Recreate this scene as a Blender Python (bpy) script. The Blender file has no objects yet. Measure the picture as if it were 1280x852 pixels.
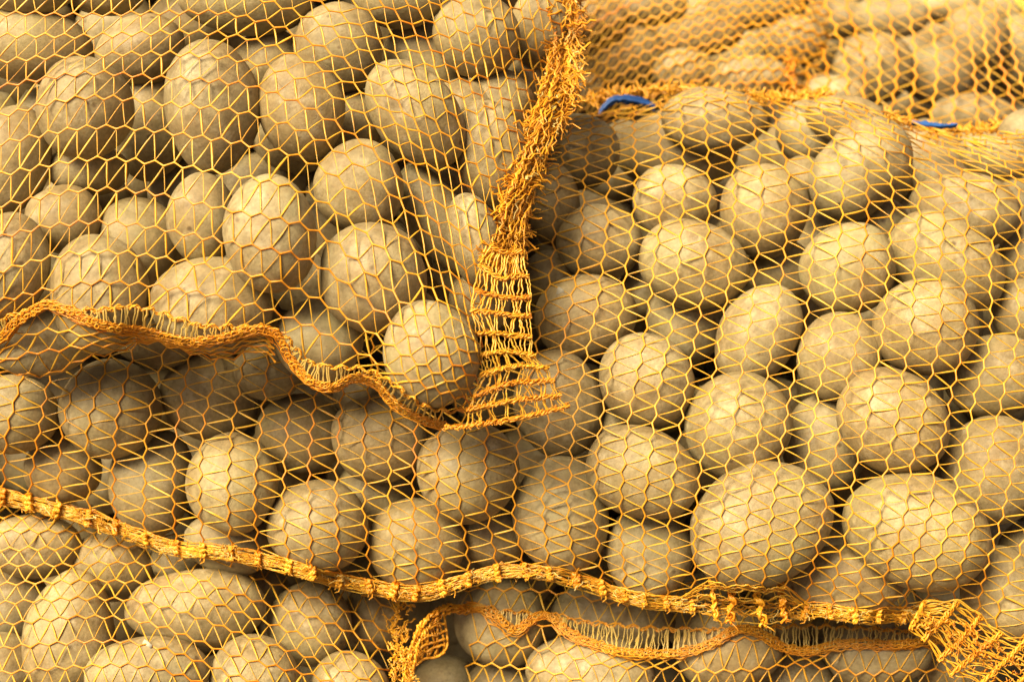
import bpy, math, random
import numpy as np
from mathutils import Vector, Matrix

rnd = random.Random(7)
nrs = np.random.RandomState(11)
SC = bpy.context.scene
COL = SC.collection

# ------------------------------------------------------------------ camera, sky, sun, exposure
D = 1.20                     # metres from the lens to the middle of the heap
WIDE = 0.704                 # metres across the frame at that distance
PITCH = math.radians(22)
HEART = np.array([0.0, 0.0, 0.42])
FWD = np.array([0.0, math.cos(PITCH), -math.sin(PITCH)])
RIGHT = np.array([1.0, 0.0, 0.0])
UP = np.array([0.0, math.sin(PITCH), math.cos(PITCH)])
EYE = HEART - D * FWD
PX = WIDE / 1280.0           # metres per photo pixel at distance D

cam_data = bpy.data.cameras.new('camera')
cam = bpy.data.objects.new('camera', cam_data)
COL.objects.link(cam)
cam.location = EYE
cam.rotation_euler = (math.pi / 2 - PITCH, 0, 0)
cam_data.sensor_width = 36.0
cam_data.lens = 36.0 * D / WIDE
cam_data.clip_start = 0.02
cam_data.clip_end = 500
cam_data.dof.use_dof = True
cam_data.dof.focus_distance = 1.17
cam_data.dof.aperture_fstop = 5.6
SC.camera = cam

SUN_EL, SUN_AZ = math.radians(52), math.radians(-46)   # azimuth from the camera's back (-Y), negative = to its left
sun_dir = Vector((math.cos(SUN_EL) * math.sin(SUN_AZ), -math.cos(SUN_EL) * math.cos(SUN_AZ), math.sin(SUN_EL)))
world = bpy.data.worlds.new('World')
SC.world = world
world.use_nodes = True
wn = world.node_tree
bg = wn.nodes['Background']
sky = wn.nodes.new('ShaderNodeTexSky')
sky.sky_type = 'NISHITA'
sky.sun_disc = False
sky.sun_elevation = SUN_EL
sky.sun_rotation = math.atan2(sun_dir.x, sun_dir.y)
sky.dust_density = 8.0
sky.air_density = 0.45
sky.ozone_density = 0.0
wn.links.new(sky.outputs[0], bg.inputs['Color'])
bg.inputs['Strength'].default_value = 0.05
sun_data = bpy.data.lights.new('sun', 'SUN')
sun_data.energy = 5.0
sun_data.angle = math.radians(34)
sun_data.color = (1.0, 0.88, 0.66)
sun = bpy.data.objects.new('sun', sun_data)
sun.rotation_euler = sun_dir.to_track_quat('Z', 'Y').to_euler()
sun.location = (-2, -2, 3)
COL.objects.link(sun)
SC.view_settings.view_transform = 'Standard'
SC.view_settings.look = 'None'
SC.view_settings.gamma = 1
SC.view_settings.use_curve_mapping = False
SC.view_settings.exposure = 1.12
SC.cycles.max_bounces = 8
SC.cycles.diffuse_bounces = 2
SC.cycles.transparent_max_bounces = 8

# ------------------------------------------------------------------ geometry of the heap: picture position + depth -> metres
def world_pt(px, py, w):
    """Point seen at photo pixel (px, py), w metres nearer to the camera than the heart of the heap."""
    px = np.asarray(px, float); py = np.asarray(py, float); w = np.asarray(w, float)
    d = D - w
    k = PX * d / D
    x = (px - 640.0) * k
    u = (426.0 - py) * k
    return (EYE + d[..., None] * FWD + x[..., None] * RIGHT + u[..., None] * UP)

def link(name, verts, faces, mat, parent=None, smooth=True, org=None, **props):
    me = bpy.data.meshes.new(name)
    v = np.asarray(verts, float)
    if parent is not None:
        v = v - np.array(parent.location)
    elif org is not None:
        v = v - org
    f = np.asarray(faces, np.int32)
    n, m = f.shape
    me.vertices.add(len(v)); me.vertices.foreach_set('co', v.ravel())
    me.loops.add(n * m); me.loops.foreach_set('vertex_index', f.ravel())
    me.polygons.add(n); me.polygons.foreach_set('loop_start', np.arange(0, n * m, m, dtype=np.int32))
    if smooth:
        me.polygons.foreach_set('use_smooth', np.ones(n, bool))
    me.update(calc_edges=True)
    me.materials.append(mat)
    o = bpy.data.objects.new(name, me)
    COL.objects.link(o)
    if parent is not None:
        o.parent = parent
    elif org is not None:
        o.location = org
    for k_, val in props.items():
        o[k_] = val
    return o

def empty(name, loc, label, cat, group=None):
    o = bpy.data.objects.new(name, None)
    o.location = loc; o.empty_display_size = 0.05
    o['label'] = label; o['category'] = cat
    if group: o['group'] = group
    COL.objects.link(o)
    return o

class Bag:
    """Collects tubes and ribbons for one mesh."""
    def __init__(self): self.v = []; self.f = []; self.n = 0
    def tube(self, P, ra, rb=None, sides=5, twist=0.0, closed=False):
        """Tube along P (n x 3); ra, rb: half widths across (arrays or numbers); a small rb gives a flat ribbon."""
        P = np.asarray(P, float); n = len(P)
        if n < 2: return
        T = np.gradient(P, axis=0); T /= np.linalg.norm(T, axis=1)[:, None] + 1e-12
        V = EYE - P; V /= np.linalg.norm(V, axis=1)[:, None]
        A = np.cross(T, V); A /= np.linalg.norm(A, axis=1)[:, None] + 1e-12
        B = np.cross(A, T)
        tw = np.broadcast_to(np.asarray(twist, float), (n,))[:, None]
        A, B = A * np.cos(tw) + B * np.sin(tw), B * np.cos(tw) - A * np.sin(tw)
        ra = np.broadcast_to(np.asarray(ra, float), (n,))
        rb = ra if rb is None else np.broadcast_to(np.asarray(rb, float), (n,))
        an = np.arange(sides) * 2 * math.pi / sides
        ring = (P[:, None, :] + A[:, None, :] * (ra[:, None] * np.cos(an))[..., None] + B[:, None, :] * (rb[:, None] * np.sin(an))[..., None])
        i = np.arange(n - 1)[:, None] * sides; j = np.arange(sides)[None, :]; jn = (j + 1) % sides
        q = np.stack([i + j, i + jn, i + sides + jn, i + sides + j], -1).reshape(-1, 4) + self.n
        self.v.append(ring.reshape(-1, 3)); self.f.append(q); self.n += n * sides
    def build(self, name, mat, parent=None, **props):
        if not self.v: return None
        return link(name, np.concatenate(self.v), np.concatenate(self.f), mat, parent, **props)

def smooth_line(pts, step=4.0):
    """Catmull-Rom through pts (n x k), resampled about every `step` pixels."""
    P = np.asarray(pts, float)
    Q = np.vstack([2 * P[0] - P[1], P, 2 * P[-1] - P[-2]])
    out = []
    for i in range(len(P) - 1):
        a, b, c, d = Q[i], Q[i + 1], Q[i + 2], Q[i + 3]
        m = max(2, int(np.linalg.norm((c - b)[:2]) / step))
        t = (np.arange(m) / m)[:, None]
        out.append(0.5 * (2 * b + (c - a) * t + (2 * a - 5 * b + 4 * c - d) * t ** 2 + (3 * b - a - 3 * c + d) * t ** 3))
    out.append(P[-1:])
    return np.vstack(out)

def arc_resample(L, step):
    s = np.r_[0, np.cumsum(np.linalg.norm(np.diff(L[:, :2], axis=0), axis=1))]
    t = np.arange(0, s[-1], step)
    return np.stack([np.interp(t, s, L[:, i]) for i in range(L.shape[1])], 1)

def normals2(L):
    T = np.gradient(L[:, :2], axis=0); T /= np.linalg.norm(T, axis=1)[:, None] + 1e-9
    return np.stack([-T[:, 1], T[:, 0]], 1)

def tps(ctrl):
    """Smooth depth surface (metres) through control points (px, py, mm)."""
    c = np.asarray(ctrl, float); X = c[:, :2] / 300.0; z = c[:, 2] / 1000.0
    n = len(X)
    r2 = ((X[:, None] - X[None]) ** 2).sum(-1)
    K = 0.5 * r2 * np.log(r2 + 1e-12) + np.eye(n) * 0.004
    Pm = np.c_[np.ones(n), X]
    A = np.block([[K, Pm], [Pm.T, np.zeros((3, 3))]])
    sol = np.linalg.solve(A, np.r_[z, 0, 0, 0])
    def f(px, py):
        x = np.asarray(px, float) / 300.0; y = np.asarray(py, float) / 300.0
        out = sol[n] + sol[n + 1] * x + sol[n + 2] * y
        for i in range(n):
            q = (x - X[i, 0]) ** 2 + (y - X[i, 1]) ** 2
            out = out + sol[i] * 0.5 * q * np.log(q + 1e-12)
        return out
    return f

BASE = {
 'A': tps([(0,0,10),(0,150,45),(0,300,75),(0,400,80),(0,460,60),(150,0,10),(150,150,60),(150,300,75),(150,400,85),(300,0,10),(300,150,65),(300,300,95),(300,420,92),(450,0,0),(450,150,55),(450,300,100),(450,450,100),(600,0,-15),(600,100,10),(600,200,35),(600,300,60),(600,450,90),(540,500,95),(680,0,-45),(680,150,-10),(720,50,-70),(640,300,30),(0,-80,0),(300,-80,0),(600,-80,-30)]),
 'B': tps([(0,440,-25),(0,540,0),(0,620,-5),(150,480,-15),(150,600,10),(150,670,0),(300,480,-15),(300,600,15),(300,690,5),(450,520,-5),(450,650,20),(450,730,10),(600,450,-10),(600,600,15),(600,710,15),(700,200,-110),(700,300,-70),(700,450,-15),(850,130,-150),(850,200,-95),(850,300,-50),(850,450,0),(850,600,25),(850,730,15),(1000,130,-160),(1000,250,-70),(1000,400,-5),(1000,600,35),(1000,760,15),(1150,170,-130),(1100,250,-65),(1150,400,0),(1150,600,40),(1150,760,10),(1280,170,-150),(1280,300,-60),(1280,450,0),(1280,650,30),(1280,850,0)]),
 'C': tps([(0,640,-50),(0,750,0),(0,850,15),(200,690,-45),(200,780,5),(200,850,20),(350,740,-45),(350,850,5),(480,760,-70),(480,850,-30),(0,920,10),(300,920,10)]),
 'D': tps([(560,740,-75),(600,850,-60),(800,760,-55),(800,850,-45),(1000,790,-60),(1000,850,-50),(1150,790,-60),(1200,850,-60),(800,920,-45)]),
 'E': tps([(700,0,-420),(720,130,-330),(860,0,-420),(880,110,-330),(1010,0,-430),(1010,110,-335),(850,-60,-480)]),
 'F': tps([(1000,20,-440),(1000,120,-340),(1100,20,-430),(1100,120,-340),(1280,20,-450),(1280,150,-330),(1150,-50,-500)]),
}

# ------------------------------------------------------------------ the potatoes: sack | centre | half axes | tilt | recess mm | label
SPUDS = '''
A|107|136|61|66|10|14|sunlit pale potato bleached brightest of all behind the upper sack's threads
A|265|133|60|83|-4|0|tall upright pale oval potato beside the bleached one in the upper sack
A|378|135|53|68|-8|-4|upright tan potato just beside the tall pale oval in upper sack
A|12|200|50|70|18|-10|dim potato cut by the photo edge below and left of the bleached one
A|190|160|48|66|5|-30|shaded potato wedged between the bleached potato and the tall pale oval
A|110|212|50|32|0|-38|dark potato mostly hidden right under the bleached potato
A|40|58|76|47|4|-8|broad dim potato above the bleached one at the photo's upper corner
A|38|-16|56|34|0|0|sunlit potato top cut by the top edge in the very corner
A|176|62|56|44|-12|-26|dim potato set back above the gap between bleached and tall pale ovals
A|130|-8|50|28|8|-22|dark brown potato cut by the top edge beside the sunlit corner
A|306|-6|86|50|4|-2|large wide potato cut by the top edge above the tall pale oval
A|335|76|42|42|0|-32|dark potato peeking out between the tops of two upright potatoes
A|422|60|58|57|12|-8|round tan potato near the top of upper sack above the sloping threads
A|405|98|30|34|20|-36|sliver of a shaded potato tucked under the round tan one near the top
A|440|152|38|42|0|-34|shaded potato in the hollow above the small round pale one
A|520|143|77|52|52|-3|long slanting grey tan potato running down across the upper sack
A|533|78|60|50|38|-12|tan potato overlapped by the long slanting one, just above it
A|596|46|55|50|20|-10|large potato near the top of upper sack close to its orange side seam
A|624|130|44|44|30|-14|small potato under crowded threads beside the orange side seam
A|615|190|47|67|-12|-8|upright greenish tan potato leaning on the orange side seam
A|496|-2|56|38|8|-14|brown potato cut by the top edge between two round tan ones
A|674|34|38|52|10|-12|narrow potato under dense threads at the top of the orange side seam
A|660|108|30|36|10|-26|small dim potato squeezed against the orange side seam halfway down
A|448|234|56|60|-14|2|pale round potato in the middle of the upper sack, lit on top
A|338|292|58|73|-4|4|bright upright oval potato at the centre of the upper sack
A|468|346|66|70|-20|3|large pale round potato with broad hexagon threads above the rolled hem
A|539|443|61|68|-6|10|pale potato bulging in the corner of upper sack beside the ladder flap
A|548|275|80|38|57|-16|long dark slanting potato behind the large pale round one
A|594|300|34|62|-16|-14|narrow shaded potato running along the lower orange side seam
A|80|274|48|43|0|-30|dim potato with a small eye in the hollow under the bleached one
A|175|304|52|58|-10|-40|darkest grey potato deep in the hollow of upper sack
A|252|274|45|58|0|-22|grey shaded upright potato directly beside the bright central oval
A|12|334|51|68|10|-4|tall dim potato cut by the photo edge above the rolled hem
A|126|366|62|75|-6|0|broad pale potato half behind the start of the orange hem
A|264|382|78|61|8|0|wide pale potato resting on the orange hem in the middle of its dip
A|400|425|55|54|10|-2|grey tan potato in the hem's dip beneath the bright central oval
A|48|424|66|46|4|-4|potato hanging below the orange hem under the photo edge, in orange mesh
A|322|396|25|27|0|-38|brown scrap of potato in the gap above the hem's dip
A|520|386|26|24|0|-42|dark scrap of potato between two pale ones by the ladder flap corner
A|600|378|40|42|0|-34|dark potato in shade behind the orange ladder flap
B|195|428|50|32|4|0|potato peeping out flat just beneath the hem of the upper sack
B|335|464|43|36|10|2|small ruddy brown potato in shade beneath the deepest hem curve
B|446|495|30|28|0|-14|tiny bit of potato shaded beneath the hem, beside the ruddy one
B|18|518|56|49|4|0|shaded potato cut by the photo edge under the hanging potato
B|137|511|64|62|-8|3|shaded round potato with one lit pale side under the upper sack
B|262|497|62|57|10|-4|dark brown round potato shaded by the overhanging hem
B|80|586|48|46|10|-6|dull potato low beside the photo edge just above the orange bundled seam
B|190|602|53|66|8|0|upright potato lit on one side, third from the edge above the seam
B|290|604|58|63|4|2|bright upright potato in the left half just above the bundled seam
B|375|543|56|53|0|-5|grey shaded potato under the deepest dip of the rolled hem
B|474|548|62|56|12|-3|wide shaded potato just under the hem where it rises again
B|585|590|65|64|-30|4|bright round potato directly beneath the ladder flap of upper sack
B|472|616|52|46|0|-24|dark recessed potato beside the bright one beneath the ladder flap
B|397|656|63|59|-4|-1|dim wide potato sitting low on the seam in the left half
B|521|680|61|58|-6|3|round scratched pale potato touching the lowest sag of the seam
B|617|666|43|42|0|-24|dark recessed potato between the scratched round and the tall tapering one
B|700|642|62|74|-6|3|tall tapering potato standing on the seam right of the sag
B|812|690|56|58|0|-3|grey upright potato standing on the seam beside the largest oval
B|697|506|55|67|-6|-3|brown potato partly covered by the tip of the ladder flap
B|809|475|57|61|-24|2|bright egg shaped potato with dark eye in the middle of the large sack
B|802|591|74|57|22|4|bright tilted oval potato below the egg shaped one in large sack
B|922|531|68|66|-26|6|big pale round potato with a scabby patch, centre of the large sack
B|951|656|93|76|-26|8|largest oval potato, tilted and bright, speckled white, above the open seam
B|1144|661|93|71|18|8|second huge oval potato, lying nearly flat above the frayed corner seam
B|1116|525|74|63|32|6|pale oval potato with several dark eyes near the large sack's edge
B|1031|556|54|63|6|-16|ruddy recessed potato between two pale ones with dark eyes
B|1245|586|68|69|20|0|large dull potato cut by the photo edge above the second huge oval
B|1242|470|62|52|-14|0|dull wide potato cut by the photo edge below mid height
B|1048|447|52|56|0|-14|shaded greenish potato under the round one in upper part of large sack
B|948|418|50|68|32|3|long bright potato leaning on its side above the scabby round one
B|1155|409|67|60|-8|5|bright round potato with two orange chains, upper half of large sack
B|1059|336|61|57|-8|3|pale round potato under the peanut shaped one
B|1184|328|78|58|32|0|broad grey potato beside the photo edge above the bright round one
B|1207|262|70|48|12|-2|grey flat potato below the yellow crowded ridge near the edge
B|1292|318|42|48|0|-4|potato mostly out of frame at the edge below the ridge
B|1287|391|46|44|0|-2|round potato mostly out of frame at the edge at mid height
B|1075|212|72|57|-48|6|peanut shaped potato bulging highest under the large sack's ridge
B|955|264|56|58|-8|2|round tan potato beside the peanut shaped one below the ridge
B|1004|224|28|30|0|-16|little potato tucked between the round tan and peanut shaped ones
B|975|340|43|41|0|-16|half hidden shaded potato below the round tan one
B|868|330|70|57|16|3|wide brown potato lit on one end in upper middle of large sack
B|843|252|53|46|0|-3|round potato with small brown spot above the wide brown one
B|749|303|54|48|8|-4|wide shaded potato near the side seam of the upper sack
B|689|256|36|52|-4|-6|narrow shaded potato right against the orange side seam
B|732|396|64|55|-8|0|wide pale potato with a peeling flake near the ladder bars
B|858|402|49|52|0|-2|small upright potato with a nick above the big pale scabby one
B|684|348|32|36|0|-22|dim potato hidden between the ladder flap and the flaky wide one
B|802|362|28|36|0|-30|dark little potato in the gap above the small nicked one
B|846|188|74|54|-4|-6|broad potato under yellow threads just below the ridge crest
B|722|190|52|48|0|-14|dark brown potato in the shaded corner under the ridge
B|892|150|66|42|0|-1|rounded potato making the highest hump of the ridge by the blue tie
B|1010|166|40|40|0|-10|dim potato below the ridge between hump and peanut shape
B|1060|150|52|32|8|4|potato lifting the second hump of the ridge above the peanut shape
B|1244|196|46|28|14|2|small potato under dense yellow threads on the sloping ridge
B|1102|282|34|36|0|-28|dark potato in the hollow under the peanut shaped one
B|1287|168|40|34|0|4|potato at the ridge's end, cut by the photo edge
B|1255|742|52|62|-28|2|pale upright potato above the frayed corner, cut by the edge
B|1052|726|78|46|0|-14|shaded wide potato between the two huge ovals, sagging on the seam
B|287|678|56|40|6|-6|potato bulging out just below the left part of bundled seam
B|1290|686|40|36|0|-18|dark potato at the edge behind the huge flat oval
B|1185|590|26|40|0|-34|dark scrap of potato behind the eyed oval and the dull edge one
B|885|520|30|40|0|-40|dark scrap of potato beside the scabby round one
B|770|540|28|30|0|-38|dark scrap of potato between the egg and the tilted oval
C|40|682|62|40|2|-4|flat dim potato cut by the photo edge below the bundled seam
C|140|708|52|44|12|-6|wrinkled shaded potato crossed by the lower sack's top threads
C|222|702|36|26|0|-14|small dark potato right below the bundled seam
C|88|788|58|78|4|4|pear shaped pale potato with scratches in the bottom corner sack
C|246|760|86|50|-2|4|long horizontal potato in the bottom corner sack
C|12|752|50|44|0|-10|dim potato cut by the edge beside the pear shaped one
C|6|836|40|46|0|-4|dull potato at the very bottom corner of the photo
C|186|843|77|48|-6|6|wide pale potato with a loose flake on top, cut by the bottom edge
C|318|848|56|55|0|2|round greenish potato at the bottom edge beside the flaky wide one
C|386|779|53|52|6|-4|dim round potato in the bottom corner sack below the seam's sag
C|437|858|49|43|10|0|potato top at the bottom edge near the crinkled sack end
C|468|772|40|42|0|-14|dark potato shaded at the crinkled end of the bottom corner sack
C|330|736|32|27|0|-22|dark potato in the shadow between seam and lower threads
D|625|776|57|57|0|4|round potato shaded under the looped end of the lower hem
D|632|854|48|34|0|-4|dim potato at the bottom edge beneath the round one by the loop
D|768|772|79|47|4|0|long shaded potato behind the lower hem under the seam's knots
D|738|842|82|52|6|6|wide greenish potato at the bottom edge below the lower hem
D|910|810|68|52|0|2|potato crossed by the lower hem below the open seam
D|1094|812|69|48|2|2|wide shaded potato beneath the lower hem near the frayed corner
D|990|852|52|42|0|-4|dark potato at the bottom edge between two under the lower hem
D|556|856|42|38|0|-26|very dark potato deep in the gap between the two lower sacks
D|1195|830|50|46|0|-8|dark potato glimpsed through the frayed corner strands
E|742|24|42|30|0|0|blurred small potato at the far sack's end next to the side seam
E|775|72|58|44|-8|0|large blurred potato in the far sack above the blue tie
E|728|118|28|32|0|-14|reddish brown blurred potato in the notch behind the side seam
E|815|8|46|26|0|-4|blurred potato at the top edge of the far sack with curving threads
E|856|90|42|30|0|2|small blurred potato right above the highest hump
E|880|42|50|30|-10|-4|blurred potato under rippled threads in the far sack
E|938|98|52|30|0|4|blurred wide pale potato just behind the highest hump
E|932|12|50|28|0|-6|blurred potato at the top edge above the rippled threads
E|992|52|41|32|0|0|blurred round potato striped by pale threads in the far sack
F|1092|86|51|46|-6|4|large blurred round potato in the centre of the farther back sack
F|1172|92|48|40|0|4|blurred potato with a bright top beside the large blurred round one
F|1112|22|50|28|0|-6|blurred potato at the top edge under fine honeycomb threads
F|1218|50|43|42|0|0|blurred round potato near the photo's upper corner
F|1270|66|34|48|0|-8|dim blurred potato at the edge near the upper corner
F|1215|142|52|26|0|-4|low blurred potato behind the second blue tie end
F|1038|120|48|26|0|-4|blurred potato low in the fold between the two back sacks
F|1045|22|40|28|0|-10|blurred small potato at the top edge between the back sacks
F|1178|8|42|22|0|-12|blurred potato cut by the top edge in the back sack
F|1255|12|34|26|0|-14|dark blurred potato by the yellow scrap in the upper corner
'''

# ------------------------------------------------------------------ materials
def nodes(name):
    m = bpy.data.materials.new(name); m.use_nodes = True
    nt = m.node_tree
    return m, nt, nt.nodes['Principled BSDF'], nt.nodes['Material Output']

def N(nt, kind, **kw):
    n = nt.nodes.new(kind)
    for k, v in kw.items():
        if k.startswith('i_'):
            n.inputs[k[2:].replace('_', ' ')].default_value = v
        else:
            setattr(n, k, v)
    return n

def ramp(nt, fac, stops):
    r = nt.nodes.new('ShaderNodeValToRGB')
    e = r.color_ramp.elements
    while len(e) < len(stops): e.new(0.5)
    for el, (p, c) in zip(e, stops):
        el.position = p; el.color = (*c, 1) if len(c) == 3 else c
    nt.links.new(fac, r.inputs[0])
    return r.outputs[0]

def mixc(nt, fac, a, b, mode='MIX'):
    m = nt.nodes.new('ShaderNodeMix'); m.data_type = 'RGBA'; m.blend_type = mode
    for sock, v in ((m.inputs[0], fac), (m.inputs[6], a), (m.inputs[7], b)):
        if hasattr(v, 'is_output'): nt.links.new(v, sock)
        else: sock.default_value = v if not isinstance(v, tuple) else (*v, 1)
    return m.outputs[2]

def potato_material():
    m, nt, p, out = nodes('potato_skin')
    tc = N(nt, 'ShaderNodeTexCoord'); oi = N(nt, 'ShaderNodeObjectInfo')
    add = N(nt, 'ShaderNodeVectorMath', operation='ADD')
    sc = N(nt, 'ShaderNodeVectorMath', operation='SCALE'); sc.inputs['Scale'].default_value = 37.0
    cmb = N(nt, 'ShaderNodeCombineXYZ')
    for i in range(3): nt.links.new(oi.outputs['Random'], cmb.inputs[i])
    nt.links.new(cmb.outputs[0], sc.inputs[0])
    nt.links.new(tc.outputs['Object'], add.inputs[0]); nt.links.new(sc.outputs[0], add.inputs[1])
    V = add.outputs[0]
    def noise(scale, detail=4, rough=0.6):
        n = N(nt, 'ShaderNodeTexNoise'); n.inputs['Scale'].default_value = scale
        n.inputs['Detail'].default_value = detail; n.inputs['Roughness'].default_value = rough
        nt.links.new(V, n.inputs['Vector']); return n.outputs['Fac']
    base = ramp(nt, oi.outputs['Random'], [(0, (.285, .218, .092)), (.25, (.335, .268, .132)), (.5, (.220, .168, .076)), (.75, (.295, .232, .104)), (1, (.262, .182, .070))])
    big = noise(26, 5)
    col = mixc(nt, ramp(nt, big, [(.36, (0, 0, 0)), (.66, (1, 1, 1))]), base, (.215, .145, .056))
    dust = noise(75, 6, .7)
    col = mixc(nt, ramp(nt, dust, [(.52, (0, 0, 0)), (.74, (.6, .6, .6))]), col, (.41, .34, .205))
    fine = noise(420, 3, .7)
    col = mixc(nt, ramp(nt, fine, [(.30, (.55, .55, .55)), (.48, (0, 0, 0))]), col, (.19, .125, .055))
    col = mixc(nt, .75, col, ramp(nt, noise(330, 3, .75), [(.28, (.36, .36, .36)), (.5, (.5, .5, .5)), (.75, (.66, .66, .66))]), 'OVERLAY')
    col = mixc(nt, .8, col, ramp(nt, noise(95, 4, .6), [(.3, (.38, .37, .36)), (.5, (.5, .5, .5)), (.72, (.63, .63, .64))]), 'OVERLAY')
    green = noise(14, 2)
    col = mixc(nt, ramp(nt, green, [(.55, (0, 0, 0)), (.8, (.35, .35, .35))]), col, (.29, .27, .11))
    # dark eyes and lenticels
    v1 = N(nt, 'ShaderNodeTexVoronoi'); v1.inputs['Scale'].default_value = 62; nt.links.new(V, v1.inputs['Vector'])
    v2 = N(nt, 'ShaderNodeTexVoronoi'); v2.inputs['Scale'].default_value = 230; nt.links.new(V, v2.inputs['Vector'])
    keep = N(nt, 'ShaderNodeSeparateColor'); nt.links.new(v1.outputs['Color'], keep.inputs[0])
    sp = ramp(nt, v1.outputs['Distance'], [(.05, (1, 1, 1)), (.15, (0, 0, 0))])
    kp = ramp(nt, keep.outputs[0], [(.70, (0, 0, 0)), (.76, (.8, .8, .8))])
    mul = N(nt, 'ShaderNodeMath', operation='MULTIPLY'); nt.links.new(sp, mul.inputs[0]); nt.links.new(kp, mul.inputs[1])
    col = mixc(nt, mul.outputs[0], col, (.085, .05, .022))
    keep2 = N(nt, 'ShaderNodeSeparateColor'); nt.links.new(v2.outputs['Color'], keep2.inputs[0])
    sp2 = ramp(nt, v2.outputs['Distance'], [(.10, (1, 1, 1)), (.26, (0, 0, 0))])
    kp2 = ramp(nt, keep2.outputs[1], [(.72, (0, 0, 0)), (.78, (.55, .55, .55))])
    mul2 = N(nt, 'ShaderNodeMath', operation='MULTIPLY'); nt.links.new(sp2, mul2.inputs[0]); nt.links.new(kp2, mul2.inputs[1])
    col = mixc(nt, mul2.outputs[0], col, (.17, .10, .045))
    # scratches
    wv = N(nt, 'ShaderNodeTexNoise'); wv.inputs['Scale'].default_value = 55; wv.inputs['Detail'].default_value = 2
    wv.inputs['Distortion'].default_value = 1.6; nt.links.new(V, wv.inputs['Vector'])
    ln = ramp(nt, wv.outputs['Fac'], [(.495, (0, 0, 0)), (.5, (.5, .5, .5)), (.505, (0, 0, 0))])
    msk = ramp(nt, noise(30, 2), [(.55, (0, 0, 0)), (.62, (1, 1, 1))])
    mul3 = N(nt, 'ShaderNodeMath', operation='MULTIPLY'); nt.links.new(ln, mul3.inputs[0]); nt.links.new(msk, mul3.inputs[1])
    col = mixc(nt, mul3.outputs[0], col, (.20, .125, .06))
    nt.links.new(col, p.inputs['Base Color'])
    p.inputs['Roughness'].default_value = .60
    p.inputs['Specular IOR Level'].default_value = .30
    p.inputs['Subsurface Weight'].default_value = 0.0
    b1 = N(nt, 'ShaderNodeBump'); b1.inputs['Strength'].default_value = .28; b1.inputs['Distance'].default_value = .0016
    nt.links.new(noise(130, 6, .65), b1.inputs['Height'])
    b0 = N(nt, 'ShaderNodeBump'); b0.inputs['Strength'].default_value = .45; b0.inputs['Distance'].default_value = .0007
    nt.links.new(noise(480, 4, .7), b0.inputs['Height']); nt.links.new(b1.outputs[0], b0.inputs['Normal']); b1 = b0
    b2 = N(nt, 'ShaderNodeBump'); b2.inputs['Strength'].default_value = .5; b2.inputs['Distance'].default_value = .0008; b2.invert = True
    s = N(nt, 'ShaderNodeMath', operation='ADD'); nt.links.new(mul.outputs[0], s.inputs[0]); nt.links.new(mul3.outputs[0], s.inputs[1])
    nt.links.new(s.outputs[0], b2.inputs['Height']); nt.links.new(b1.outputs[0], b2.inputs['Normal'])
    nt.links.new(b2.outputs[0], p.inputs['Normal'])
    return m

def net_material(name, c0, c1, transl, rough, spec=.5):
    m, nt, p, out = nodes(name)
    oi = N(nt, 'ShaderNodeObjectInfo'); tc = N(nt, 'ShaderNodeTexCoord')
    n = N(nt, 'ShaderNodeTexNoise'); n.inputs['Scale'].default_value = 55; n.inputs['Detail'].default_value = 3
    nt.links.new(tc.outputs['Object'], n.inputs['Vector'])
    ad = N(nt, 'ShaderNodeMath', operation='MULTIPLY_ADD'); nt.links.new(oi.outputs['Random'], ad.inputs[0]); ad.inputs[1].default_value = .55
    nt.links.new(n.outputs['Fac'], ad.inputs[2])
    col = ramp(nt, ad.outputs[0], [(.35, c0), (1.0, c1)])
    nt.links.new(col, p.inputs['Base Color'])
    p.inputs['Roughness'].default_value = rough; p.inputs['Specular IOR Level'].default_value = spec
    tr = N(nt, 'ShaderNodeBsdfTranslucent'); nt.links.new(col, tr.inputs['Color'])
    mx = N(nt, 'ShaderNodeMixShader'); mx.inputs[0].default_value = transl
    nt.links.new(p.outputs[0], mx.inputs[1]); nt.links.new(tr.outputs[0], mx.inputs[2])
    nt.links.new(mx.outputs[0], out.inputs['Surface'])
    return m

def plain_material(name, a, b, scale, rough):
    m, nt, p, out = nodes(name)
    tc = N(nt, 'ShaderNodeTexCoord'); n = N(nt, 'ShaderNodeTexNoise'); n.inputs['Scale'].default_value = scale
    n.inputs['Detail'].default_value = 6
    nt.links.new(tc.outputs['Object'], n.inputs['Vector'])
    nt.links.new(ramp(nt, n.outputs['Fac'], [(.3, a), (.7, b)]), p.inputs['Base Color'])
    p.inputs['Roughness'].default_value = rough
    return m

M_SKIN = potato_material()
M_CORD = net_material('orange_net_cord', (.74, .225, .008), (.84, .40, .024), .28, .40)
M_TAPE = net_material('yellow_net_tape', (.82, .40, .02), (.86, .52, .055), .40, .30, .6)
M_PALE = net_material('pale_yellow_strand', (.72, .44, .065), (.78, .58, .18), .35, .32, .6)
M_HEM = net_material('orange_hem_cord', (.72, .23, .008), (.80, .37, .02), .22, .42)
M_KNOT = net_material('red_orange_knot', (.74, .21, .007), (.84, .38, .018), .22, .42)
M_BLUE = net_material('blue_tie', (.012, .055, .20), (.03, .11, .33), .2, .4)
M_LEMON = net_material('yellow_plastic', (.80, .66, .08), (.88, .76, .15), .2, .4)
M_FLAKE = plain_material('dry_skin_flake', (.30, .26, .17), (.38, .33, .23), 300, .7)
M_SOIL = plain_material('dark_soil', (.05, .035, .022), (.10, .07, .04), 9, .95)

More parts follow.
